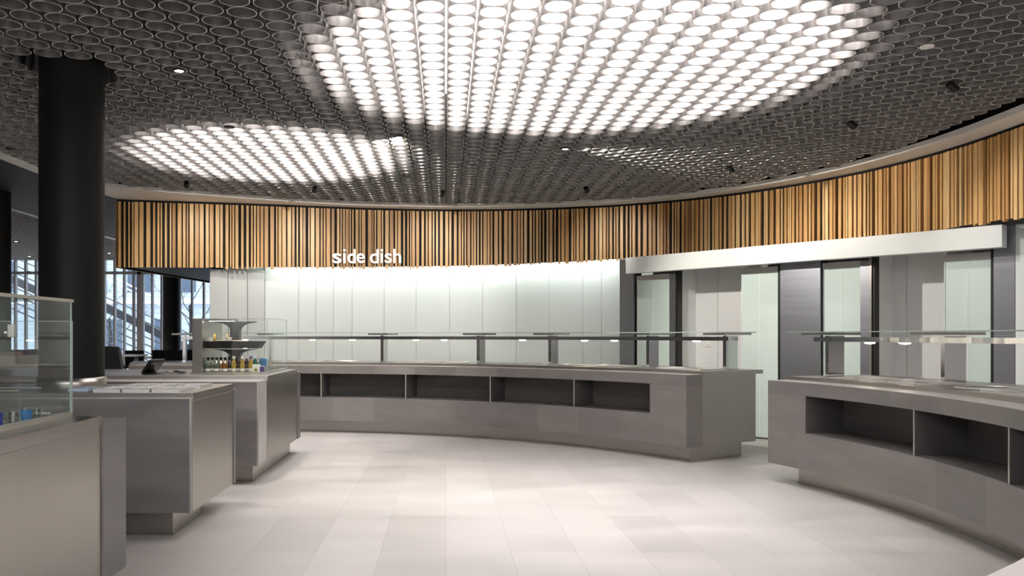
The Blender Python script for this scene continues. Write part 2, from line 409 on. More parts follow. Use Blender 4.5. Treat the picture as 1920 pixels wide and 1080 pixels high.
# ------------------------------------------------------------------ right-hand wall: fascia, doors, steel panels, niches
B0 = Vector((2.73, 12.94)); B1 = Vector((5.89, 9.02)); BD = (B1-B0).normalized(); BN = Vector((-BD.y, BD.x))   # BN points away from the camera
if BN.y < 0: BN = -BN
def wp(px, off):
    d = Vector(((px-CX)/FPX, 1.0)); o0 = B0+BN*off
    # o0 + s*BD = t*d
    det = BD.x*(-d.y)-(-d.x)*BD.y
    s_ = ((-o0.x)*(-d.y)-(-d.x)*(-o0.y))/det
    return o0+BD*s_
mb = MB(); mb.slab(wp(1173, 0), wp(1879, 0), .14, 2.33, 2.57); struct(mb.build('trim_5', M['fascia'], bevel=.004), 'long straight white fascia above the sliding doors')
def wpanel(mb, a, c, off, z0, z1, th=.03): mb.slab(wp(a, off), wp(c, off), th, z0, z1)
for nm, (a, c) in zip(('wall_panel_1', 'wall_panel_2', 'wall_panel_3'), ((1162, 1188), (1463, 1537.5), (1863, 1903))):
    mb = MB(); wpanel(mb, a, c, .22, 0, 2.57); o = struct(mb.build(nm, M['steel_dark'])); o.name = 'wall_right_panel'
mb = MB(); mb.slab(wp(1904, .22), wp(2120, .22), .03, 0, 2.58); o = struct(mb.build('wall_right_glass', M['wall_glass']))
mb = MB()
for a, c in ((1188, 1193.5), (1458.5, 1463), (1537.5, 1542), (1857.5, 1863), (1266.5, 1270), (1634, 1640)): wpanel(mb, a, c, .26, 0, 2.45, .12)
mb.slab(wp(1188, .42), wp(1863, .42), .04, 2.36, 2.57)
o = struct(mb.build('trim_6', M['black'], weld=False))
for i, (a, c) in enumerate(((1193.5, 1255), (1390, 1458.5), (1542, 1613), (1770, 1857.5))):
    mb = MB(); wpanel(mb, a, c, .28, .02, 2.265, .02)
    d = struct(mb.build('door_%d' % (i+1), M['frost']))
    mb = MB(); wpanel(mb, a, c, .262, 2.235, 2.31, .06); mb.build('header_rail', mat('header_steel_%d' % i, (.6, .59, .58), .3, .8), d)
    mb = MB(); mid = (a+c)/2
    wpanel(mb, mid-.7, mid+.7, .277, .02, 2.265, .004); wpanel(mb, a, a+1.6, .272, .02, 2.265, .02)
    mb.build('edge_seal', M['fascia'], d)
    if i in (0, 2):
        mb = MB(); wpanel(mb, c, c+(11.5 if i == 0 else 16), .25, 0, 2.3, .05)
        mb.build('jamb', M['steel_dark'], d)
        if i == 2:
            mb = MB(); wpanel(mb, c+16, c+21, .24, 0, 2.33, .05); mb.build('jamb_edge', M['steel'], d)
for i, (a, c, sm) in enumerate(((1270, 1395, 1346), (1640, 1775, 1700))):
    A = wp(a, .38); D_ = wp(c, .38); dep = BN*.42
    A2_ = A+dep; D2 = D_+dep+BD*.1
    mb = MB(); mb.slab(A+BN*0, A2_, -.03, 0, 2.45)
    nn = struct(mb.build('wall_niche', M['fascia']))
    mb = MB()
    k1 = wp(sm, .8); dd = BD*.003
    mb.slab(A2_, k1-dd, .03, 0, 2.45); mb.slab(k1+dd, D2, .03, 0, 2.45); mb.build('back_panel', M['niche'], nn)
    mb = MB(); mb.slab(D_, D2, .03, 0, 2.45); mb.build('side_panel', M['niche'], nn)
    mb = MB(); q = [A, D_, D2, A2_]; mb.prism([(p.x, p.y) for p in q], 2.45, 2.48); mb.build('head_panel', M['niche'], nn)
# small triangular notice on the first niche wall
p = wp(1327, .79); sg_ = thing('wall_notice', 'tiny pale triangular notice on the grey niche wall', 'sign', (p.x, p.y, 1.30))
mb = MB(); zc = 1.4-(647-CY)/FPX*p.y
def tri(mb, hw, z0, z1, off):
    a = p-BN*off; l = a-BD*hw; r = a+BD*hw
    mb.face([(l.x, l.y, z0), (r.x, r.y, z0), (a.x, a.y, z1)]); l2 = l-BN*.002; r2 = r-BN*.002; a2 = a-BN*.002
    mb.face([(l2.x, l2.y, z0), (r2.x, r2.y, z0), (a2.x, a2.y, z1)])
tri(mb, .035, 1.262, 1.322, 0); mb.build('triangle', M['white'], sg_, weld=False)
mb = MB(); a = p-BD*.045-BN*.0; c = p+BD*.045; mb.slab(a, c, -.003, 1.225, 1.25); mb.build('caption_strip', M['white'], sg_)

# ------------------------------------------------------------------ sign letters
sign = thing('lettering_sign', 'pale metal letters reading side dish on the slatted band', 'sign')
tcu = bpy.data.curves.new('tmp', 'FONT'); tcu.extrude = .02; tcu.offset = .012; tcu.size = 1
def letter(ch):
    tcu.body = ch; o = bpy.data.objects.new('tmp', tcu); COL.objects.link(o)
    bpy.context.view_layer.update(); dg = bpy.context.evaluated_depsgraph_get()
    me = bpy.data.meshes.new_from_object(o.evaluated_get(dg)); bpy.data.objects.remove(o); return me
lx = {'s0': (623, 640), 'i0': (643, 648), 'd0': (651, 666.5), 'e0': (668, 684), 'd1': (693, 710), 'i1': (713, 718), 's1': (721, 734.5), 'h1': (737, 752)}
wl = offset(WP, -.03)
hb = {}
for key, (xa, xb) in lx.items():
    me = letter(key[0]); xs = [v.co.x for v in me.vertices]; ys = [v.co.y for v in me.vertices]
    pa = Vector(plan_at_px(wl, xa)); pb = Vector(plan_at_px(wl, xb)); w = (pb-pa).length
    base = 1.4+(CY-493.5)/FPX*pa.y; hx = {'s': 18.5, 'e': 18.5}.get(key[0], 26.5)/FPX*pa.y
    x0, x1 = min(xs), max(xs); y0, y1 = min(ys), max(ys); t = (pb-pa).normalized()
    for v in me.vertices:
        u = (v.co.x-x0)/(x1-x0)*w; h = (v.co.y-y0)/(y1-y0)*hx; dz = v.co.z
        q = pa+t*u+Vector((t.y, -t.x))*dz*1.0
        v.co = (q.x, q.y, base+h)
    me.materials.append(M['letter']); o = bpy.data.objects.new('letter', me); COL.objects.link(o); o.parent = sign

# ------------------------------------------------------------------ ceiling tubes
TD, TL, TW = .0985, .23, .005
def tube_mesh(n):
    b = MB(); r1, r0 = TD, TD-TW
    def ring(r, z): return [(r*math.cos(2*math.pi*k/n), r*math.sin(2*math.pi*k/n), z) for k in range(n)]
    o0, o1, i0, i1 = ring(r1, 0), ring(r1, TL), ring(r0, 0), ring(r0, TL)
    for k in range(n):
        j = (k+1) % n
        b.face([o0[k], o0[j], o1[j], o1[k]], [(0, 0)]*4, 0, True); b.face([i0[j], i0[k], i1[k], i1[j]], [(0, 0)]*4, 0, True)
        b.face([o0[j], o0[k], i0[k], i0[j]], [(0, 0)]*4, 1, False); b.face([o1[k], o1[j], i1[j], i1[k]], [(0, 0)]*4, 0, False)
    return b
def to_mesh(v, f, mi, sm, name):
    me = bpy.data.meshes.new(name); me.from_pydata(v, [], f); me.materials.append(M['tube']); me.materials.append(M['tube_rim'])
    me.polygons.foreach_set('material_index', mi); me.polygons.foreach_set('use_smooth', sm); return me
def weldless(n):
    """tube with shared verts on each wall but a separate rim"""
    v = []; f = []; mi = []; sm = []; r1, r0 = TD, TD-TW
    for r, z in ((r1, 0), (r1, TL), (r0, 0), (r0, TL), (r1, 0), (r0, 0)):
        v += [(r*math.cos(2*math.pi*k/n), r*math.sin(2*math.pi*k/n), z) for k in range(n)]
    for k in range(n):
        j = (k+1) % n
        for q, m_, s_ in (((k, j, n+j, n+k), 0, True), ((2*n+j, 2*n+k, 3*n+k, 3*n+j), 0, True), ((4*n+j, 4*n+k, 5*n+k, 5*n+j), 1, False)):
            f.append(q); mi.append(m_); sm.append(s_)
    return v, f, mi, sm
LA = Vector((.0975*2.14, .0235*2.14)); LB = Vector((0, .0950*2.14))
ORI = Vector(at(866.2, 17.8, HC))
def inside(poly, x, y):
    c = False; n = len(poly)
    for i in range(n):
        x1, y1 = poly[i]; x2, y2 = poly[(i+1) % n]
        if (y1 > y) != (y2 > y) and x < (x2-x1)*(y-y1)/(y2-y1)+x1: c = not c
    return c
field = offset(SP, -.19)
field = [(-5.36+.13, 1.5), (-5.13, 11.0)]+[p for p in field if p[0] > -4.8]+[(3.3, .8), (0, .5)]
COLC = Vector(((135-CX)/FPX*6.85, 6.85))
cells = []
for i in range(-40, 40):
    for j in range(-60, 60):
        p = ORI+LA*i+LB*j
        if p.y < 1.6 or not inside(field, p.x, p.y): continue
        if (p-COLC).length < .36: continue
        cells.append(p)
def screen(p, z=HC): return CX+FPX*p.x/p.y, CY-(z-EYE)*FPX/p.y
vis = [p for p in cells if -20 < screen(p)[0] < 1940 and screen(p)[1] > -14]
vis.sort(key=lambda p: p.y)
near = vis[:300]; nearset = set((round(p.x, 4), round(p.y, 4)) for p in near)
D1 = (Vector((1.05, 7.0)), 2.02); D2_ = (Vector((-2.15, 10.35)), 1.55)
tv = weldless(36); tme = to_mesh(*tv, 'ceiling_tube')
for p in near:
    o = bpy.data.objects.new('ceiling_tube', tme); COL.objects.link(o); o.location = (p.x, p.y, HC)
    if (p-D1[0]).length < D1[1]-.1: tag(o, 'steel ceiling tube glowing white in the near rows of the large round light', 'ceiling tube', 'glowing ceiling tubes under the large light')
    elif p.x < D1[0].x: tag(o, 'dim steel ceiling tube in the near rows, left of the large round light', 'ceiling tube', 'dim ceiling tubes left of the large light')
    else: tag(o, 'dim steel ceiling tube in the near rows, right of the large round light', 'ceiling tube', 'dim ceiling tubes right of the large light')
def mass(ps, n, name, label):
    v0, f0, mi0, sm0 = weldless(n); V = []; F = []; MI = []; SM = []
    for p in ps:
        k = len(V); V += [(x+p.x, y+p.y, z+HC) for x, y, z in v0]; F += [tuple(a+k for a in q) for q in f0]; MI += mi0; SM += sm0
    o = bpy.data.objects.new(name, to_mesh(V, F, MI, SM, name)); COL.objects.link(o); tag(o, label, 'ceiling tubes', None, 'stuff')
mass([p for p in cells if (round(p.x, 4), round(p.y, 4)) not in nearset], 24, 'ceiling_tube_field', 'field of steel ceiling tubes receding over the counters behind the nearest rows')
f2 = []
for i in range(-70, 0):
    for j in range(-40, 160):
        p = ORI+LA*i+LB*j
        if -13.6 < p.x < -7.53 and 13 < p.y < 24.35: f2.append(p)
mass(f2, 12, 'far_ceiling_tube_field', 'second field of steel ceiling tubes in front of the tall windows')
# round luminous membranes above the tubes; the two rear ones are added fill
for (c, r), lab in ((D1, 'large round luminous panel above the ceiling tubes'), (D2_, 'smaller round luminous panel above the ceiling tubes, further back'),
                    ((Vector((2.9, -1.6)), 1.9), 'round luminous fill panel added behind the viewer, right'), ((Vector((-2.6, -1.4)), 1.9), 'round luminous fill panel added behind the viewer, left')):
    t = thing('round_ceiling_light', lab, 'ceiling light', (c.x, c.y, HC+.25))
    mb = MB(); mb.prism([(c.x+r*math.cos(a*math.pi/32), c.y+r*math.sin(a*math.pi/32)) for a in range(64)], HC+.33, HC+.35); mb.build('membrane', M['disc'] if c.y > 0 else M['disc_rear_fill'], t)
    mb = MB(); mb.lathe([(r+.01, HC+.325), (r+.03, HC+.325), (r+.03, HC+.36), (r+.01, HC+.36), (r+.01, HC+.325)], c.x, c.y, 0, 64); mb.build('rim', M['black'], t)

# ------------------------------------------------------------------ downlights, speaker disc, dark sensors
def downlight(px, py, lab, on=True, watts=DOWN_W, aim=None, name='downlight', cone=70):
    x, y = at(px, py, HC)
    t = thing(name, lab, 'lamp' if on else 'ceiling fitting', (x, y, HC-.012))
    mb = MB(); mb.lathe([(.0, -.0), (.036, -.0)], x, y, HC-.010, 24); mb.build('lens' if on else 'cap', M['lamp'] if on else M['black'], t)
    mb = MB(); mb.lathe([(.036, .004), (.036, 0), (.052, 0), (.055, .006), (.055, .0105), (.0, .0105)], x, y, HC-.012, 24); mb.build('bezel', M['black'] if name != 'ceiling_speaker' else M['white'], t)
    if on:
        ld = bpy.data.lights.new('downlight_beam', 'SPOT'); ld.energy = watts; ld.color = (1, .93, .85); ld.spot_size = math.radians(cone); ld.spot_blend = .7; ld.shadow_soft_size = .04
        lo = bpy.data.objects.new('beam', ld); COL.objects.link(lo); lo.parent = t; lo.location = (0, 0, -.03)
        
        if aim:
            v = Vector((aim[0]-x, aim[1]-y, aim[2]-HC)); lo.rotation_euler = v.to_track_quat('-Z', 'Y').to_euler()
    return t
downlight(336, 131, 'small lit downlight among dim tubes, right of the big black column', watts=160, aim=(-1.2, 9.0, .8), cone=90)
downlight(748, 256, 'small lit downlight between the two round ceiling lights', watts=330, aim=(-1.8, 13.6, 1.7), cone=92)
downlight(1060, 278, 'small lit downlight just beyond the large round ceiling light', watts=430, aim=(4.7, 11.0, 1.3), cone=88)
downlight(430, 237, 'small unlit dark spot fitting above the smaller round light', False, name='ceiling_spot')
downlight(762, 329, 'small unlit dark spot fitting right of the smaller round light', False, name='ceiling_spot')
downlight(20, 278, 'small unlit dark spot fitting at the left edge near the white ceiling strip', False, name='ceiling_spot')
for i_, (px_, py_) in enumerate(((30, 452), (55, 480), (205, 474))): downlight(px_, py_, 'tiny lit downlight in the second tube ceiling near the windows, %s from the left' % ORD[i_], watts=900)
x, y = at(1738, 85, HC); t = thing('ceiling_speaker', 'round white perforated disc hanging among dim tubes at the upper right', 'ceiling fitting', (x, y, HC-.02))
mb = MB(); mb.lathe([(0, 0), (.045, 0), (.05, .004), (.05, .012), (0, .012)], x, y, HC-.016, 28); mb.build('disc', M['white'], t)
mb = MB()
for a in range(8): mb.lathe([(0, 0), (.004, 0)], x+.025*math.cos(a*.785), y+.025*math.sin(a*.785), HC-.0165, 6)
mb.build('perforation', M['black'], t); mb = MB(); mb.tube([(x, y, HC-.005), (x, y, 3.95)], .006); mb.build('stem', M['black'], t)

# added spot fittings, put in to brighten the slats, the fascia and the doors
def added_washer(x, y, aim, watts, lab):
    t = thing('added_wall_washer', lab, 'lamp', (x, y, HC-.03), 'added dark spot fittings lighting the wall')
    v = (Vector(aim)-Vector((x, y, HC-.04))).normalized(); q = v.to_track_quat('Z', 'Y')
    mb = MB(); mb.lathe([(0, -.05), (.035, -.05), (.035, .035), (.030, .035), (.030, .0), (0, .0)], 0, 0, 0, 18)
    o = mb.build('housing', M['black'], t, weld=False); o.location = (0, 0, -.01); o.rotation_euler = q.to_euler()
    mb = MB(); mb.tube([(0, 0, .0), (0, 0, .30)], .006); o = mb.build('stem', M['black'], t); o.location = (0, 0, 0)
    mb = MB(); mb.lathe([(0, .002), (.029, .002)], 0, 0, 0, 16); o = mb.build('lens', M['lamp'], t, weld=False); o.location = (0, 0, -.01); o.rotation_euler = q.to_euler()
    ld = bpy.data.lights.new('added_washer_beam', 'SPOT'); ld.energy = watts; ld.color = (1, .95, .90); ld.spot_size = math.radians(76); ld.spot_blend = .9; ld.shadow_soft_size = .06
    lo = bpy.data.objects.new('beam', ld); COL.objects.link(lo); lo.parent = t; lo.location = v*.05+Vector((0, 0, -.01)); lo.rotation_euler = v.to_track_quat('-Z', 'Y').to_euler()
wi = offset(WP, -1.7)
wlist = [(350, 2.4), (470, 2.3), (590, 2.3), (710, 2.4), (830, 2.4), (960, 2.4), (1100, 2.4), (1230, 2.2), (1370, 2.2), (1490, 2.1), (1600, 2.2), (1730, 2.1), (1790, 2.2)]
wlist = wlist[::2]
for i, (px, za) in enumerate(wlist):
    p_ = plan_at_px(wi, px); q_ = min(WP, key=lambda w_: math.dist(w_, p_))
    d_ = (Vector(q_)-Vector(p_)); d_ = Vector(q_)
    added_washer(p_[0], p_[1], (d_.x, d_.y, za), WASH_W, 'added tiny black wall-lighting spot under the far ceiling tubes, %s from the left' % ORD[i])

# ------------------------------------------------------------------ columns
def column(cx, cy, r, lab, z0=0, collar=False):
    t = thing('round_column', lab, 'column', (cx, cy, 0))
    mb = MB(); mb.lathe([(r, z0), (r, 3.95)], cx, cy, 0, 48); mb.build('shaft', M['column'], t)
    if collar:
        mb = MB(); mb.lathe([(r+.001, .96), (r+.014, .96), (r+.014, 1.062), (r+.001, 1.065)], cx, cy, 0, 48); mb.build('collar', M['steel_v'], t)
column(COLC.x, COLC.y, .245, 'big matt black column rising through the cutlery counter with a steel foot ring', 0, True)
column(-6.76, 12.75, .24, 'black column at the very left edge beyond the first counter')
column(-7.45, 23.2, .235, 'distant black column in front of the tall windows')

# ------------------------------------------------------------------ curved counters
def arc_pts(a0, a1, R, n=None):
    n = n or max(2, int(abs(a1-a0)*R/.12)); return [pol(a0+(a1-a0)*k/n, R) for k in range(n+1)]
def arc_slab(mb, a0, a1, Ri, Ro, z0, z1, mi=0, n=None, side=None):
    side = mi if side is None else side
    n = n or max(2, int(abs(a1-a0)*Ri/.12)); A = arc_pts(a0, a1, Ri, n); B = arc_pts(a0, a1, Ro, n)
    u = 0
    for k in range(n):
        L = math.dist(A[k], A[k+1]); u2 = u+L; w = Ro-Ri
        mb.face([(*A[k], z1), (*B[k], z1), (*B[k+1], z1), (*A[k+1], z1)], [(u, 0), (u, w), (u2, w), (u2, 0)], mi)
        mb.face([(*A[k+1], z0), (*B[k+1], z0), (*B[k], z0), (*A[k], z0)], [(u2, 0), (u2, w), (u, w), (u, 0)], mi)
        mb.face([(*A[k+1], z0), (*A[k], z0), (*A[k], z1), (*A[k+1], z1)], [(u2, z0), (u, z0), (u, z1), (u2, z1)], side)
        mb.face([(*B[k], z0), (*B[k+1], z0), (*B[k+1], z1), (*B[k], z1)], [(u, z0), (u2, z0), (u2, z1), (u, z1)], side)
        u = u2
    for k in (0, n): mb.face([(*A[k], z0), (*B[k], z0), (*B[k], z1), (*A[k], z1)], [(0, z0), (Ro-Ri, z0), (Ro-Ri, z1), (0, z1)], side)
NZ0, NZ1, ZT, ZB, ZW = .512, .85, .965, .18, 1.0
def curved_counter(label, aL, aR, niche=None, divs=(), R=R0, aPl=None, aPr=None):
    """aL > aR: left and right end angles seen from the middle of the hall"""
    am = (aL+aR)/2; t = thing('serving_counter', label, 'serving counter', (*pol(am, R+.6), 0))
    Rs = R+.24; Ro = R+1.20
    mb = MB()
    arc_slab(mb, aL, aR, R, R+.05, ZB, NZ0) if niche else arc_slab(mb, aL, aR, R, Rs, ZB, ZT)
    if niche:
        nl, nr = niche
        if aL-nl > .002: arc_slab(mb, aL, nl, R, R+.05, NZ0, NZ1)
        arc_slab(mb, nr, aR, R, R+.05, NZ0, NZ1)
        arc_slab(mb, aL, aR, R, R+.05, NZ1, ZT)
        arc_slab(mb, aL, nl, R+.05, Rs, ZB, ZT-.002) if aL-nl > .002 else None
        arc_slab(mb, nr, aR, R+.05, Rs, ZB, ZT-.002)
        arc_slab(mb, nl, nr, R+.05, Rs, ZB, NZ0); arc_slab(mb, nl, nr, R+.05, Rs, NZ1, ZT-.002)
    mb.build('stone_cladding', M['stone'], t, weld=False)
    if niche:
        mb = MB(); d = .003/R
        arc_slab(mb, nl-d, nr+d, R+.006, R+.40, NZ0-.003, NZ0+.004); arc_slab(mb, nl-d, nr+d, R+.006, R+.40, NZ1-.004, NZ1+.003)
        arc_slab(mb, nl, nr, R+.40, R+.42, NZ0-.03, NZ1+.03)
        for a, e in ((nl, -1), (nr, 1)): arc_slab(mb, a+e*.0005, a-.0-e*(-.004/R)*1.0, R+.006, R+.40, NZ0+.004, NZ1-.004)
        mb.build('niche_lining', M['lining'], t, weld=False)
    mb = MB(); arc_slab(mb, aL, aR, R+.002, Rs, ZT-.001, ZT+.003); mb.build('tray_shelf', M['stone_top'], t, weld=False)
    mb = MB()
    if niche:
        arc_slab(mb, aL-.002, aR+.002, R+.43, Ro-.08, ZB, .955)
        for a, c in ((aL-.002, niche[0]+.002), (niche[1]-.002, aR+.002)):
            if a-c > .004: arc_slab(mb, a, c, Rs+.001, R+.43, ZB, .955)
        arc_slab(mb, niche[0], niche[1], Rs+.001, R+.43, ZB, NZ0-.031)
    else: arc_slab(mb, aL-.002, aR+.002, Rs+.001, Ro-.08, ZB, .955)
    mb.build('steel_body', M['steel_v'], t, weld=False)
    mb = MB(); arc_slab(mb, aL+.0, aR-.003, Rs+.002, Ro, .956, ZW); mb.build('worktop', M['steel'], t, weld=False)
    mb = MB(); arc_slab(mb, aL-.03, (aPr or aR+.022), R+.20, Ro-.15, .0, ZB); arc_slab(mb, aL-.03, (aPr or aR+.022), R+.19, R+.20, 0, .018); mb.build('plinth', M['steel'], t, weld=False)
    for px in divs:
        a = ang(px, R) if px > 30 else px
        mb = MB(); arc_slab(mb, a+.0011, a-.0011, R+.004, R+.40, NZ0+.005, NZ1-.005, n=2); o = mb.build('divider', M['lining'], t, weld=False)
        mb = MB(); arc_slab(mb, a+.0014, a-.0014, R+.001, R+.004, NZ0, NZ1, n=2); e = mb.build('divider_edge', M['rim'], o, weld=False); e.location = (0, 0, 0)
    return t
aAL, aAR = math.radians(107), ang(1287, R0)
curved_counter('long curved grey stone counter with open niches under the white glass wall', aAL, aAR, (ang(455, R0), ang(1218.5, R0)), (602, 760.5, 919, 1076))
aBL, aBR = ang(1440, R0), math.radians(-27)
_s = ang(1713, R0)-ang(1891, R0); B_divs = [1713, 1891]+[ang(1891, R0)-_s*k_ for k_ in (1, 2)]
curved_counter('curved grey stone counter with open niches at the right edge', aBL, aBR, (ang(1510, R0), math.radians(-24)), B_divs)
curved_counter('near grey stone counter whose pale tray shelf cuts the bottom right corner', math.radians(-36), math.radians(-56), R=5.87)

def food_guard(label, a0, a1, posts, lamps, aG0=None, aG1=None):
    t = thing('food_guard', label, 'food guard', (*pol((a0+a1)/2, R0+.8), ZW))
    for px in posts:
        a = ang(px, R0+.86)
        mb = MB(); arc_slab(mb, a, a-.045/(R0+.86), R0+.80, R0+1.0, ZW+.001, 1.392, n=2); mb.build('post', M['polished'], t, weld=False)
        mb = MB(); arc_slab(mb, a+.02, a-.027, R0+.62, R0+1.06, 1.400, 1.424, n=3); mb.build('glass_bracket', M['steel'], t, weld=False)
    mb = MB(); arc_slab(mb, a0, a1, R0+.70, R0+.86, 1.334, 1.379); mb.build('light_bar', M['polished'], t, weld=False)
    mb = MB(); arc_slab(mb, aG0 or a0+.01, aG1 or a1-.01, R0+.42, R0+1.08, 1.426, 1.434, 0, side=1); mb.build('glass_shelf', [M['glass'], M['glass_edge']], t, weld=False)
    mb = MB(); arc_slab(mb, a0+.004, a1-.004, R0+.66, R0+.98, 1.392, 1.398); mb.build('lamp_tray', M['glass'], t, weld=False)
    for px in lamps:
        a = ang(px, R0+.78) if px > 3 else px; x, y = pol(a, R0+.78)
        mb = MB(); mb.lathe([(.058, .337), (.058, .331), (.040, .331)], x, y, ZW, 20); h = mb.build('spot_lamp', M['polished'], t, weld=False)
        mb = MB(); mb.lathe([(.040, .331), (.047, .326), (.036, .318), (0, .316)], x, y, ZW, 20); g = mb.build('lens', M['heat'], h, weld=False); g.location = (0, 0, 0)
    return t
food_guard('long glass food guard on steel posts along the back counter', ang(352, R0+.9), ang(1384, R0+.86), (343, 505, 716, 897, 1032, 1217, 1362), (460, 586, 661, 780, 833, 980, 1096, 1152, 1306))
food_guard('glass food guard on steel posts over the right-hand counter', ang(1540, R0+.80), math.radians(-25), (1556, 1776), (1631, 1697, 1960))

# food pans sunk into the worktops
def arc_rect_pan(a, R, w, d, label, grp):
    """rectangular dish, local x = along the arc"""
    x, y = pol(a, R); t = thing('food_pan', label, 'food pan', (x, y, ZW+.001), grp); t.rotation_euler[2] = a+math.pi/2
    mb = MB(); hw, hd, r = w/2, d/2, .018
    for x0, x1, y0, y1 in ((-hw, hw, -hd, -hd+r), (-hw, hw, hd-r, hd), (-hw, -hw+r, -hd+r, hd-r), (hw-r, hw, -hd+r, hd-r)): mb.box(x0, x1, y0, y1, 0, .014)
    o = mb.build('rim', M['satin'], t, weld=False); o.location = (0, 0, 0)
    mb = MB(); mb.box(-hw+r, hw-r, -hd+r, hd-r, 0, .004); mb.box(-hw+.05, hw-.05, -.004, .004, .004, .010); o = mb.build('well', M['steel'], t, weld=False); o.location = (0, 0, 0)
def round_pan(a, R, r, label, grp):
    x, y = pol(a, R); t = thing('round_hotplate', label, 'hotplate', (x, y, ZW+.001), grp)
    mb = MB(); mb.lathe([(r-.02, 0), (r, .002), (r+.002, .012), (r-.012, .016), (r-.02, .008)], 0, 0, 0, 36); o = mb.build('rim', M['satin'], t, weld=False); o.location = (0, 0, 0)
    mb = MB(); mb.lathe([(0, .003), (r-.02, .003)], 0, 0, 0, 36); o = mb.build('plate', M['steel'], t, weld=False); o.location = (0, 0, 0)
k = 0
for i, (px, kind) in enumerate(((580, 'p'), (655, 'r'), (770, 'p'), (815, 'p'), (860, 'r'), (935, 'r'), (985, 'p'), (1075, 'r'), (1120, 'r'), (1165, 'p'), (1262, 'r'), (1318, 'p'))):
    a = ang(px, R0+.6)
    if kind == 'p': arc_rect_pan(a, R0+.56, .36, .44, '%s dish from the left on the back counter, a flat rectangular steel pan' % ORD[i], 'dishes on the back counter')
    else: round_pan(a, R0+.57, .17, '%s dish from the left on the back counter, a round polished hotplate' % ORD[i], 'dishes on the back counter')
for i, (px, kind) in enumerate(((1632, 'p'), (1695, 'p'), (1752, 'p'), (1862, 'r'))):
    a = ang(px, R0+.62)
    if kind == 'p': arc_rect_pan(a, R0+.54, .33, .46, '%s dish from the left on the right-hand counter, a flat rectangular steel pan' % ORD[i], 'dishes on the right-hand counter')
    else: round_pan(a, R0+.56, .2, '%s dish from the left on the right-hand counter, a round polished hotplate' % ORD[i], 'dishes on the right-hand counter')
arc_rect_pan(ang(1945, R0+.55), R0+.55, .45, .5, 'fifth dish on the right-hand counter, flat pan cut by the right edge', 'dishes on the right-hand counter')

# ------------------------------------------------------------------ straight counters on the left
def straight_counter(label, xl, xr, y0, yb, y1, y2, yt, plinth, far_x, front=True):
    """y0 front of stone, yb front of steel body, y1 end of steel, y2 end of far stone; yt front of worktop"""
    t = thing('island_counter', label, 'counter', ((xl+xr)/2, (y0+y2)/2, 0))
    if front:
        mb = MB(); mb.box(xl, xr-.014, y0, yb, ZB, ZT-.003); mb.build('stone_front', M['slab'], t, bevel=.002)
        mb = MB(); mb.box(xl, xr-.014, y0, yt, ZT-.003, ZT+.001); mb.build('tray_ledge', M['stone_top'], t)
        mb = MB(); mb.box(xr-.014, xr, y0, y0+.012, ZB, ZT); mb.build('corner_trim', M['rim'], t)
        if yb-y0 > .2:
            mb = MB(); mb.box(xr-.014, xr-.001, y0+.012, yb, ZB, ZT-.003); mb.build('stone_return', M['stone_top'], t)  # return of the front stone; its lit look is put into the paler colour
    mb = MB(); mb.box(xl, xr-.004, yb+.001, y1, ZB, .944); mb.build('steel_body', M['steel_v'], t, bevel=.002)
    mb = MB(); mb.box(xl, xr, yt+.001, y1, .945, ZW); mb.build('worktop', M['steel'], t, bevel=.0015)
    mb = MB(); mb.box(xl, far_x, y1+.001, y2, ZB, ZT); mb.build('stone_back', M['slab'], t, bevel=.002)
    mb = MB(); mb.box(xl, plinth[0], plinth[1], plinth[2], 0, ZB-.001); mb.box(xl, plinth[0]+.006, plinth[1]-.006, plinth[2], 0, .015); mb.build('plinth', M['steel'], t)
    return t
straight_counter('nearest steel-sided island counter filling the lower left corner', -3.6, -1.692, 1.7, 1.7, 4.2, 4.5, 1.7, (-1.85, 1.9, 4.3), -1.686, front=False)
straight_counter('middle grey island counter carrying the cutlery trays and the big black column', -6.2, -1.742, 5.84, 5.88, 7.0, 7.06, 5.88, (-1.91, 5.97, 6.66), -1.738)
straight_counter('third grey island counter carrying the glass display case', -6.4, -1.742, 7.93, 8.3, 10.0, 10.2, 8.36, (-1.845, 8.15, 10.1), -1.738)

# ------------------------------------------------------------------ glass guard and tumblers on the nearest counter
g = thing('glass_screen', 'clear glass screen with steel top rail standing on the nearest counter', 'glass screen', (-1.84, 4.2, ZW))
def part(name, m, parent, *boxes, bevel=0, mi=None):
    mb = MB()
    for q in boxes: mb.box(*q)
    return mb.build(name, m, parent, bevel=bevel)
part('side_pane', M['glass'], g, (-1.845, -1.837, 2.3, 4.19, 1.022, 1.56))
part('end_pane', M['glass'], g, (-3.3, -1.84, 4.192, 4.2, ZW+.002, 1.466))
part('pane_edge', M['glass_edge'], g, (-3.3, -1.84, 4.191, 4.201, 1.466, 1.469), (-1.8395, -1.8365, 4.191, 4.201, 1.0, 1.469), (-1.845, -1.837, 4.189, 4.192, 1.022, 1.56))
part('top_rail', M['rim'], g, (-1.853, -1.829, 2.3, 4.195, 1.56, 1.574))
part('top_pane', M['glass'], g, (-3.2, -1.853, 2.6, 4.18, 1.562, 1.570))
part('foot_rail', M['rim'], g, (-1.862, -1.832, 2.3, 4.185, ZW+.001, 1.022))
part('inner_rail', M['rim'], g, (-2.02, -2.0, 2.3, 4.10, ZW+.001, 1.014))
def clampp(x, z, pr):
    mb = MB(); mb.box(x-.017, x+.017, 4.165, 4.191, z-.032, z+.032); c = mb.build('clamp', M['rim'], pr, bevel=.004)
    mb = MB(); mb.tube([(x-.045, 4.178, z-.008), (x-.017, 4.178, z-.008)], .012, 12); s_ = mb.build('clamp_screw', M['polished'], c); s_.location = (0, 0, 0)
clampp(-2.125, 1.42, g)
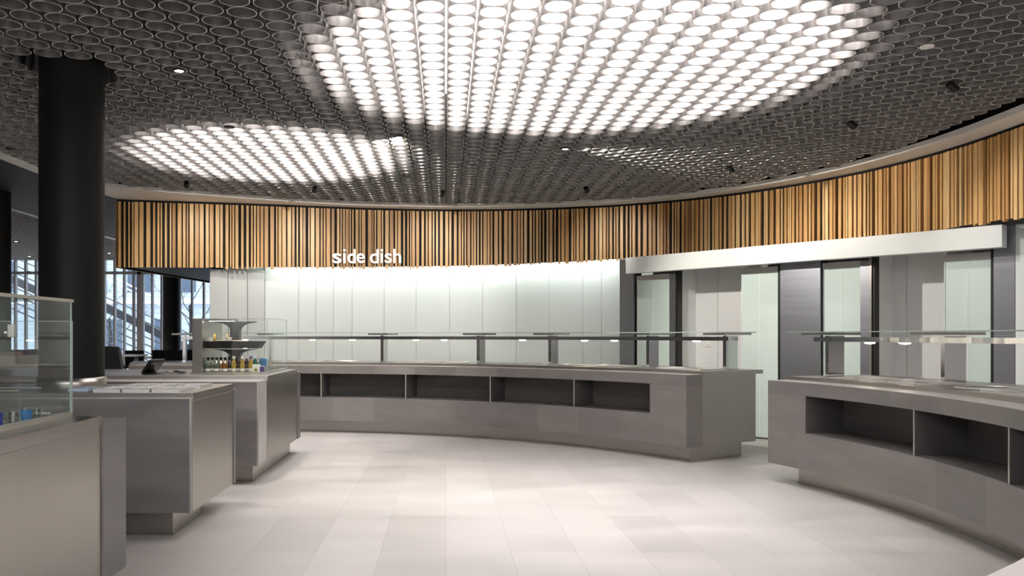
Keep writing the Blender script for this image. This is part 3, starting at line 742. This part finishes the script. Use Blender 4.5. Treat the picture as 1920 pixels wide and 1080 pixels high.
part('low_shelf', M['glass'], g, (-3.0, -2.05, 3.2, 4.1, 1.020, 1.028)); part('low_shelf_edge', M['glass_edge'], g, (-3.0, -1.90, 4.10, 4.104, 1.020, 1.028))
M['blue_glass'] = mat('deep_blue_glass', (.005, .02, .30), .08); M['cyan_glass'] = mat('blue_glass', (.01, .16, .38), .08)
M['tumbler'] = glass('tumbler_glass', (.84, .88, .87), .10, .7)
for i, (x, y, m, lab) in enumerate(((-1.945, 3.70, 'blue_glass', 'dark blue tumbler at the left edge on the nearest counter'),
        (-1.912, 3.78, 'tumbler', 'clear tumbler between the dark blue and light blue tumblers'),
        (-1.898, 3.86, 'cyan_glass', 'light blue tumbler on the nearest counter behind the glass screen'),
        (-1.905, 3.98, 'tumbler', 'clear tumbler behind the light blue tumbler'),
        (-1.895, 3.95, 'tumbler', 'clear tumbler at the right end of the tumbler row'))):
    mb = MB(); mb.lathe([(0, 0), (.021, 0), (.025, .058), (.0235, .058), (.0195, .006), (0, .006)], x if i != 3 else -1.955, y, ZW+.002, 20)
    tag(mb.build('tumbler', M[m], weld=False), lab, 'glass', 'tumblers on the nearest counter')

# ------------------------------------------------------------------ cutlery trays on the middle counter
def cutlery(kind, L=.19):
    mb = MB(); w = .007
    mb.box(-w/2, w/2, -L/2, L*.12, 0, .003)
    if kind == 'knife': mb.prism([(-w/2, L*.12), (w*.9, L*.12), (w*.9, L*.42), (w*.2, L*.5), (-w/2, L*.45)], 0, .002)
    elif kind == 'spoon': mb.lathe([(0, .0), (.014, .002), (.019, .006)], 0, L*.32, 0, 14, sx=1, sy=1.5)
    else:
        mb.prism([(-.010, L*.14), (.010, L*.14), (.012, L*.26), (-.012, L*.26)], 0, .003)
        for q in (-.0105, -.0035, .0035, .0105): mb.box(q-.0015, q+.0015, L*.26, L*.5, 0, .003)
    return mb
proto = {k_: None for k_ in ('fork', 'knife', 'spoon')}
n = {'fork': 0, 'knife': 0, 'spoon': 0}
ti = 0
for row in range(2):
    for colm in range(3):
        xc = -2.36+colm*.205+row*.03; yc = 6.10+row*.40; ti += 1
        where = ('front', 'rear')[row]+' row, '+('left', 'middle', 'right')[colm]
        t = thing('cutlery_tray', 'open steel cutlery tray on the middle counter, %s' % where, 'tray', (xc, yc, ZW+.001), 'cutlery trays on the middle counter')
        mb = MB(); mb.box(-.095, .095, -.17, .17, 0, .003)
        for q in ((-.095, -.090, -.17, .17), (.090, .095, -.17, .17), (-.09, .09, -.17, -.165), (-.09, .09, .165, .17)): mb.box(*q, .003, .022)
        o = mb.build('basin', M['satin'], t); o.location = (0, 0, 0)
        mb = MB()
        for q in (-.03, .03): mb.box(q-.0015, q+.0015, -.165, .165, .003, .016)
        o = mb.build('partition', M['rim'], t); o.location = (0, 0, 0)
        kind = ('fork', 'knife', 'spoon')[colm]
        for q in range(6):
            me = proto[kind]
            if me is None:
                o = cutlery(kind).build(kind, M['satin'], weld=False); proto[kind] = o.data
            else: o = bpy.data.objects.new(kind, me); COL.objects.link(o)
            o.location = (xc-.075+.03*q, yc+random.uniform(-.03, .03), ZW+.006+.001*(q % 2)); o.rotation_euler = (0, 0, random.uniform(-.05, .05))
            tag(o, 'polished steel %s lying in the %s cutlery tray' % (kind, where.replace(' row,', '')), 'cutlery', '%ss in the %s cutlery tray' % (kind, where.replace(' row,', '')))
t = thing('folded_napkins', 'small stack of pale blue and white napkins left of the cutlery trays', 'napkins', (-2.62, 6.1, ZW))
mb = MB()
for q in range(5): mb.box(-2.66+.002*q, -2.52+.002*q, 6.0, 6.2, ZW+.002+q*.004, ZW+.0055+q*.004)
mb.build('stack', mat('pale_blue_paper', (.45, .55, .72), .7), t)
t = thing('tray_rail', 'pair of thin steel tray rails at the left end of the middle counter', 'rail', (-3.7, 6.2, ZW))
part('bar', M['rim'], t, (-4.3, -3.02, 6.02, 6.035, ZW+.001, 1.012)); part('bar', M['rim'], t, (-4.3, -3.02, 6.36, 6.375, ZW+.001, 1.012))

# ------------------------------------------------------------------ display case on the third counter
YA, YB_ = 8.9, 9.98
def xz(px, py, Y=YA): return ((px-CX)*Y/FPX, EYE-(py-CY)*Y/FPX)
dc = thing('display_case', 'glass display case with steel left panel standing on the third counter', 'display case', (-2.25, 9.4, ZW))
part('side_panel', M['steel_v'], dc, (-2.645, -2.54, YA, YB_-.3, 1.012, 1.572), bevel=.002)
part('base_frame', M['steel'], dc, (-2.66, -1.85, YA-.02, YB_, ZW+.001, 1.012))
part('front_pane', M['glass'], dc, (-2.54, -1.866, YA, YA+.006, 1.013, 1.572))
part('end_pane', M['glass'], dc, (-1.866, -1.860, YA, YB_, 1.013, 1.572))
part('top_pane', M['glass'], dc, (-2.54, -1.866, YA+.006, YB_-.3, 1.566, 1.572))
part('pane_edge', M['glass_edge'], dc, (-1.866, -1.860, YA-.002, YA, 1.013, 1.574), (-2.54, -1.866, YA-.001, YA+.003, 1.5725, 1.575), (-1.866, -1.860, YB_, YB_+.002, 1.013, 1.574), (-1.866, -1.860, YA, YB_, 1.5725, 1.575), (-2.2, -1.862, YB_-.002, YB_, 1.45, 1.4525))
part('light_bar', M['steel'], dc, (-2.54, -2.20, 9.0, 9.06, 1.548, 1.564)); part('light_strip', M['lamp'], dc, (-2.50, -2.24, 9.01, 9.05, 1.545, 1.5475))
part('shelf', M['glass'], dc, (-2.535, -1.93, 8.98, 9.6, 1.250, 1.256)); part('shelf_edge', M['rim'], dc, (-2.535, -2.02, 8.975, 8.980, 1.249, 1.257))
def bracket(z0, z1, name):
    mb = MB(); xc = -2.29; pts = []
    n_ = 8
    for k_ in range(n_+1):
        a = k_/n_*math.pi/2; pts.append((xc+.05+.17*(1-math.cos(a)), z1-.09+.08*math.sin(a)))
    poly = [(xc-.05, z0), (xc+.05, z0)]+pts+[(xc+.22, z1), (xc-.22, z1)]+[(2*xc-x_, z_) for x_, z_ in pts[::-1]]
    for y_ in (9.25,):
        m_ = len(poly); mb.face([(x_, y_, z_) for x_, z_ in poly]); mb.face([(x_, y_+.10, z_) for x_, z_ in poly[::-1]])
        for k_ in range(m_):
            a, c = poly[k_], poly[(k_+1) % m_]; mb.face([(a[0], y_, a[1]), (a[0], y_+.1, a[1]), (c[0], y_+.1, c[1]), (c[0], y_, c[1])])
    mb.build(name, M['support'], dc)
bracket(1.013, 1.249, 'lower_support'); bracket(1.258, 1.545, 'upper_support')
# basket with snacks, bowls and wooden tongs
M['basket'] = mat('black_wicker', (.012, .010, .009), .55)
t = thing('snack_basket', 'black flared basket on the upper shelf of the display case', 'basket', (-2.25, 9.1, 1.257))
mb = MB()
def flare(mb, x0, x1, y0, y1, z0, z1, f, th=.006):
    lo = [(x0, y0), (x1, y0), (x1, y1), (x0, y1)]; hi = [(x0-f*.2, y0-f), (x1+f*1.6, y0-f), (x1+f*1.6, y1+f), (x0-f*.2, y1+f)]
    mb.face([(*p_, z0) for p_ in lo[::-1]])
    for k_ in range(4):
        a, c = lo[k_], lo[(k_+1) % 4]; A_, C_ = hi[k_], hi[(k_+1) % 4]
        mb.face([(*a, z0), (*c, z0), (*C_, z1), (*A_, z1)]); mb.face([(*c, z0+.004), (*a, z0+.004), (A_[0]*.98+.02*-2.25, A_[1]*.98+.02*9.1, z1), (C_[0]*.98+.02*-2.25, C_[1]*.98+.02*9.1, z1)])
flare(mb, -2.535, -1.99, 9.02, 9.22, 1.258, 1.334, .03); mb.build('bowl', M['basket'], t, weld=False)
mb = MB(); random.seed(3)
for q in range(260):
    x_ = random.uniform(-2.53, -2.10); y_ = random.uniform(9.01, 9.2); mb.lathe([(0, -.004), (.007, 0), (0, .004)], x_, y_, 1.328+.014*math.sin((x_+2.55)*7), 5)
o = mb.build('crushed_nuts', mat('crushed_nuts', (.70, .55, .42), .7), weld=False); tag(o, 'heap of pale crushed nuts filling the black basket in the display case', 'nuts', None, 'stuff')
for i, (x_, lab) in enumerate(((-2.305, 'small white bowl standing in the nuts in the middle of the basket'), (-2.498, 'small white bowl at the left end of the basket beside the steel panel'))):
    mb = MB(); mb.lathe([(0, 0), (.024, 0), (.038, .040), (.035, .040), (.022, .005), (0, .005)], x_, 9.06, 1.336, 20); tag(mb.build('small_bowl', M['white'], weld=False), lab, 'bowl', 'white bowls in the basket')
for x_, dx, lab in ((-2.475, .012, 'upright wooden tongs at the left of the basket'), (-2.452, -.01, 'second wooden tongs leaning just right of the leftmost tongs'), (-2.315, -.02, 'wooden spoon handle rising from the middle white bowl')):
    mb = MB(); mb.tube([(x_, 9.08, 1.335), (x_+dx, 9.09, 1.412)], [.011, .008], 8); tag(mb.build('wooden_tongs', mat('pale_wood', (.55, .33, .10), .5)), lab, 'utensil', 'wooden utensils in the basket')
# bottles
M['amber'] = mat('amber_juice', (.26, .11, .02), .08); M['yellow'] = mat('yellow_juice', (.42, .27, .035), .08); M['darkjuice'] = mat('dark_red_juice', (.03, .015, .012), .08); M['pale'] = mat('pale_green_water', (.13, .15, .11), .08); M['green'] = mat('green_glass_bottle', (.01, .16, .09), .1)
M['purple'] = mat('purple_cap', (.10, .06, .30), .4)
def bottle(x, y, juice, cap, label, h=.155, lab_m='white', neck='juice'):
    z = 1.013; t = thing('bottle', label, 'bottle', (x, y, z), 'bottles in the display case')
    mb = MB(); mb.lathe([(0, 0), (.026, 0), (.0275, .01), (.0275, h*.46), (.022, h*.62), (.012, h*.76), (.012, h*.9), (0, h*.9)], 0, 0, 0, 16); o = mb.build('body', M[juice], t, weld=False); o.location = (0, 0, 0)
    mb = MB(); mb.lathe([(.0155, h*.84), (.0155, h), (0, h)], 0, 0, 0, 14); o = mb.build('cap', M[cap], t, weld=False); o.location = (0, 0, 0)
    mb = MB(); mb.lathe([(.028, h*.04), (.0283, h*.05), (.0283, h*.20), (.028, h*.21)], 0, 0, 0, 16); o = mb.build('paper_label', M[lab_m], t, weld=False); o.location = (0, 0, 0)
bl = [('pale', 'black_plastic', 'pale bottle with a dark cap'), ('pale', 'black_plastic', 'pale bottle with a dark cap'), ('pale', 'black_plastic', 'pale bottle with a dark cap'),
      ('amber', 'black_plastic', 'amber juice bottle with a dark cap'), ('amber', 'black_plastic', 'amber juice bottle with a dark cap'), ('darkjuice', 'black_plastic', 'dark juice bottle'), ('yellow', 'white', 'yellow juice bottle with a pale cap'),
      ('darkjuice', 'black_plastic', 'dark juice bottle'), ('yellow', 'white', 'yellow juice bottle with a pale cap'), ('darkjuice', 'white', 'dark juice bottle with a pale cap'), ('yellow', 'purple', 'yellow juice bottle with a purple cap')]
for i, (j, c_, d_) in enumerate(bl):
    px = 390.5+i*8; y_ = 9.02+(.07 if i % 2 else 0); x_ = (px-CX)*y_/FPX
    bottle(x_, y_, j, c_, '%s, %s from the left in the display case' % (d_, ORD[i]), h=.15+(.012 if i > 4 else 0))
bottle((478.5-CX)*9.12/FPX, 9.12, 'green', 'white', 'green glass bottle right of the juice bottles in the display case', .165)
M['blue_card'] = mat('light_blue_carton', (.12, .38, .72), .5)
def carton(name, px0, px1, y, d, z0, z1, m, label):
    x0, x1 = (px0-CX)*y/FPX, (px1-CX)*y/FPX; t = thing(name, label, 'box', ((x0+x1)/2, y, z0))
    part('box_body', M[m], t, (x0, x1, y, y+d, z0, z1), bevel=.002); part('front_print', M['yellow'] if m == 'white' else M['white'], t, (x0+(x1-x0)*.25, x1-(x1-x0)*.3, y-.001, y, z0+.005, z0+(z1-z0)*.4))
carton('snack_carton', 473, 487, 9.0, .05, 1.013, 1.09, 'white', 'white snack carton standing in front of the green bottle')
carton('snack_carton', 486, 500, 9.25, .08, 1.013, 1.145, 'blue_card', 'light blue carton behind the small pots at the right of the display case')
for i, px in enumerate((491, 497, 508, 515, 523, 531)):
    y_ = 9.0+(.0 if i < 2 else .5+.08*i); mb = MB(); x_ = (px-CX)*y_/FPX
    if i > 1: x_ = min(x_, -1.89); 
    if i > 1: y_ = 9.05+.14*(i-1); x_ = -1.895
    mb.lathe([(0, 0), (.018, 0), (.022, .045), (.022, .05), (0, .05)], x_, y_, 1.013, 16)
    tag(mb.build('small_pot', M['purple'] if i == 0 else M['rim'], weld=False), 'small lidded pot, %s of the pots along the right side of the display case' % ORD[i], 'pot', 'small pots in the display case')

# ------------------------------------------------------------------ till, cable and chair on / behind the third counter
def rot_box(mb, c, hx, hy, hz, ry=0, rz=0, rx=0):
    from mathutils import Euler
    R_ = Euler((rx, ry, rz)).to_matrix(); k_ = len(mb.v); P_ = []
    for q in ((-1, -1, -1), (1, -1, -1), (1, 1, -1), (-1, 1, -1), (-1, -1, 1), (1, -1, 1), (1, 1, 1), (-1, 1, 1)): P_.append(tuple(Vector(c)+R_@Vector((q[0]*hx, q[1]*hy, q[2]*hz))))
    for q in ((0, 3, 2, 1), (4, 5, 6, 7), (0, 1, 5, 4), (1, 2, 6, 5), (2, 3, 7, 6), (3, 0, 4, 7)): mb.face([P_[a] for a in q])
t = thing('till_terminal', 'black touch-screen till leaning back on the third counter', 'till', (-2.98, 8.75, ZW))
mb = MB(); rot_box(mb, (-3.00, 8.75, 1.082), .012, .13, .085, ry=math.radians(38), rz=math.radians(-12)); mb.build('display', M['black_plastic'], t, bevel=.004)
mb = MB(); rot_box(mb, (-2.986, 8.749, 1.070), .0015, .115, .07, ry=math.radians(38), rz=math.radians(-12)); mb.build('screen', M['screen'], t)
mb = MB(); mb.box(-3.09, -2.93, 8.66, 8.84, ZW+.001, 1.012); mb.build('foot', M['black_plastic'], t, bevel=.003)
t = thing('card_reader', 'black card reader with coiled cables between the till and the display case', 'card reader', (-2.75, 8.75, ZW))
mb = MB(); rot_box(mb, (-2.73, 8.75, 1.022), .05, .035, .01, ry=.15); mb.build('body', M['black_plastic'], t, bevel=.003)
mb = MB(); mb.tube([(-2.88+.02*k_, 8.7+.03*math.sin(k_*1.3), 1.008+.016*abs(math.sin(k_*.8))) for k_ in range(12)], .004, 6); mb.build('cable', M['black_plastic'], t)
ch = thing('office_chair', 'dark grey high-backed chair behind the third counter beside the column', 'chair', (-4.45, 11.0, 0))
mb = MB()
prof = [(-4.62, .50), (-4.20, .50), (-4.20, .62), (-4.225, .8), (-4.30, 1.22), (-4.33, 1.245), (-4.50, 1.25), (-4.55, 1.22), (-4.60, .9)]
m_ = len(prof); mb.face([(x_, 11.22, z_) for x_, z_ in prof]); mb.face([(x_, 11.30, z_) for x_, z_ in prof[::-1]])
for k_ in range(m_):
    a, c = prof[k_], prof[(k_+1) % m_]; mb.face([(a[0], 11.22, a[1]), (a[0], 11.30, a[1]), (c[0], 11.30, c[1]), (c[0], 11.22, c[1])])
mb.build('backrest', M['seat'], ch, bevel=.015)
part('seat', M['seat'], ch, (-4.66, -4.2, 10.76, 11.22, .43, .50), bevel=.02)
mb = MB(); mb.lathe([(.028, .05), (.028, .43)], -4.43, 11.0, 0, 12); mb.build('stem', M['polished'], ch)
mb = MB()
for k_ in range(5): a = k_*math.tau/5; mb.tube([(-4.43, 11.0, .07), (-4.43+.27*math.cos(a), 11.0+.27*math.sin(a), .04)], .016)
mb.build('star_foot', M['polished'], ch)
for k_ in range(5):
    a = k_*math.tau/5; mb = MB(); mb.lathe([(0, 0), (.025, .005), (.025, .035), (0, .04)], -4.43+.27*math.cos(a), 11.0+.27*math.sin(a), 0, 10); mb.build('castor', M['black_plastic'], ch, weld=False)

# ------------------------------------------------------------------ seating area by the windows
def bar_chair(px, Y, lab):
    x_ = (px-CX)*Y/FPX; t = thing('bar_chair', lab, 'chair', (x_, Y, 0), 'black chairs by the windows')
    def pt(nm, m, *bx, bevel=0):
        mb = MB()
        for q in bx: mb.box(*q)
        o = mb.build(nm, m, t, bevel=bevel); o.location = (0, 0, 0)
    pt('seat', M['seat'], (-.2, .2, -.2, .2, .70, .76), bevel=.01); pt('backrest', M['seat'], (-.2, .2, .17, .21, .76, 1.07), bevel=.01)
    for sx in (-1, 1):
        for sy in (-1, 1): pt('leg', M['black_plastic'], (sx*.17-.012, sx*.17+.012, sy*.17-.012, sy*.17+.012, 0, .70))
    pt('footrest', M['polished'], (-.17, .17, -.182, -.17, .25, .27))
for px, Y, lab in ((28, 19, 'black bar chair at the far left before the windows'), (62, 19.5, 'black bar chair right of the leftmost window chair'), (246, 18, 'black bar chair behind the white high table'), (297, 18.5, 'black bar chair just left of the distant column'), (322, 17.5, 'black bar chair in front of the distant column'), (350, 19, 'black bar chair right of the distant column')):
    bar_chair(px, Y, lab)
def table(x0, x1, y0, y1, z, lab, m='table'):
    t = thing('high_table', lab, 'table', ((x0+x1)/2, (y0+y1)/2, 0))
    part('tabletop', M[m], t, (x0, x1, y0, y1, z-.03, z), bevel=.003)
    for a in ((x0+.1), (x1-.1)): part('leg', M['mullion'], t, (a-.03, a+.03, (y0+y1)/2-.03, (y0+y1)/2+.03, 0, z-.03))
table(-6.9, -5.34, 14.7, 15.3, 1.055, 'white high table seen just right of the big black column')
table(-5.9, -4.66, 11.4, 11.95, .965, 'white table edge right of the dark chair, left of the long back counter')
t = thing('sideboard', 'cream sideboard seen through the glass screen at the far left', 'sideboard', (-5.95, 12.2, 0))
part('body', mat('cream_laminate', (.62, .56, .48), .5), t, (-6.45, -5.72, 12.0, 12.45, 0, 1.11), bevel=.003)
t = thing('cardboard_box', 'tan cardboard box on the cream sideboard', 'box', (-6.3, 12.2, 1.111)); part('carton', mat('cardboard', (.42, .29, .17), .8), t, (-6.4, -6.1, 12.05, 12.3, 1.111, 1.16))

# ------------------------------------------------------------------ window wall
win = MB(); YW = 24.5
for px in (30, 49.5, 69, 88, 107, 126, 145, 163, 181, 197, 216, 234, 251.5, 269, 286.5, 304, 321, 338, 361, 383, 406, 428, 450): 
    x_ = (px-CX)*YW/FPX; win.box(x_-.025, x_+.025, YW-.08, YW+.04, 0, 3.55)
for x_ in [(8-CX)*YW/FPX-.3*k_ for k_ in range(12)]: win.box(x_-.025, x_+.025, YW-.08, YW+.04, 0, 3.55)
win.box(-16, -5, YW-.05, YW+.05, 3.14, 3.22); win.box(-16, -5, YW-.05, YW+.05, 0, .12); win.box(-16, -5, YW-.05, YW+.05, .72, .78)
xx = (261.5-CX)*YW/FPX; win.box(xx-.06, xx+.06, YW-.05, YW+.12, 0, 3.55)
w1 = struct(win.build('window_1', M['mullion'], weld=False)); mb = MB(); mb.box(-16, -5, YW+.05, YW+.06, 0, 3.95); mb.build('pane', M['winglass'], w1)
mb = MB(); mb.box(-5, 9, YW, YW+.1, 0, 3.95); o = struct(mb.build('wall_far', M['outer'])); 
mb = MB(); mb.box(-16, -5, YW-.2, YW+.1, 3.55, 3.95); struct(mb.build('trim_7', M['black']))

# ------------------------------------------------------------------ outside
mb = MB(); mb.box(-70, 40, 24.7, 90, -.4, -.15); struct(mb.build('ground', M['ground']))
bd = thing('office_building', 'pale office building with horizontal cladding beyond the windows', 'building', (-20, 44, 0))
fm = tiled('pale_siding', (.62, .67, .72), (.58, .63, .69), (1, 1, 1), 6, .28, (.38, .42, .47), .7, mortar=.012, amp=.05, offset=.3); M['facade'] = fm
mb = MB(); mb.box(-45, 0, 44, 50, -.2, 12); mb.build('walls', fm, bd)
M['dark_glass'] = mat('blue_grey_window', (.10, .14, .20), .1)
for z0, z1, dx in ((.2, 2.2, 2.3), (3.6, 5.2, 1.7)):
    x_ = -44
    while x_ < -2: part('window', M['dark_glass'], bd, (x_, x_+1.2, 43.95, 44, z0, z1)); x_ += dx+.6
part('ledge', M['white'], bd, (-45, 0, 43.7, 44, 3.0, 3.2)); part('ledge', M['white'], bd, (-45, 0, 43.7, 44, -.1, .1))
st = thing('outdoor_staircase', 'dark diagonal stair beams with pale handrails outside the windows', 'staircase', (-12, 30, 0))
def beam(pa, pb, Y, th, m, nm):
    (xa, za), (xb, zb) = [((p_[0]-CX)*Y/FPX, EYE-(p_[1]-CY)*Y/FPX) for p_ in (pa, pb)]
    mb = MB(); q = [(xa, za), (xb, zb), (xb, zb+th), (xa, za+th)]
    mb.face([(x_, Y, z_) for x_, z_ in q]); mb.face([(x_, Y+.2, z_) for x_, z_ in q[::-1]])
    for k_ in range(4): a, c = q[k_], q[(k_+1) % 4]; mb.face([(a[0], Y, a[1]), (a[0], Y+.2, a[1]), (c[0], Y+.2, c[1]), (c[0], Y, c[1])])
    mb.build(nm, m, st)
beam((-40, 502), (150, 592), 30, .28, M['dark_beam'], 'stringer'); beam((150, 560), (400, 685), 30, .28, M['dark_beam'], 'stringer')
for d_ in (0, 9): beam((150, 490+d_), (420, 626+d_), 31, .05, M['white'], 'handrail')
for k_ in range(8): beam((-40, 455+k_*14), (420, 655+k_*14), 31.5, .02, M['dark_beam'], 'tension_cable')
def tree(x, y, h, seed, lab):
    rnd = random.Random(seed); t = thing('bare_tree', lab, 'tree', (x, y, -.2)); mb = MB(); tb = MB()
    tb.tube([(x, y, -.2), (x+.05, y, h*.3), (x, y, h*.5)], [.10, .08, .05], 7)
    def br(p, d, L, r, n_):
        q = p+d*L*.5+Vector((rnd.uniform(-.06, .06), rnd.uniform(-.06, .06), 0)); e = q+(d+Vector((rnd.uniform(-.25, .25),)*3))*L*.5
        mb.tube([p, q, e], [r, r*.8, r*.6], 5)
        if n_:
            for _ in range(3): br(e, (d+Vector((rnd.uniform(-.8, .8), rnd.uniform(-.8, .8), rnd.uniform(-.1, .5)))).normalized(), L*.72, r*.6, n_-1)
    for k_ in range(6):
        a = k_*1.1; br(Vector((x, y, h*(.25+.05*k_))), Vector((math.cos(a)*.7, math.sin(a)*.7, .6)).normalized(), h*.2, .018, 3)
    tb.build('trunk', M['dark_beam'], t); mb.build('branches', M['dark_beam'], t, weld=False)
tree(-8.7, 29, 4.8, 1, 'bare winter tree outside, right of the distant column'); tree(-14.2, 36, 4.2, 5, 'bare winter tree outside, behind the stair beams'); tree(-18.6, 34, 4.5, 9, 'bare winter tree outside at the far left')
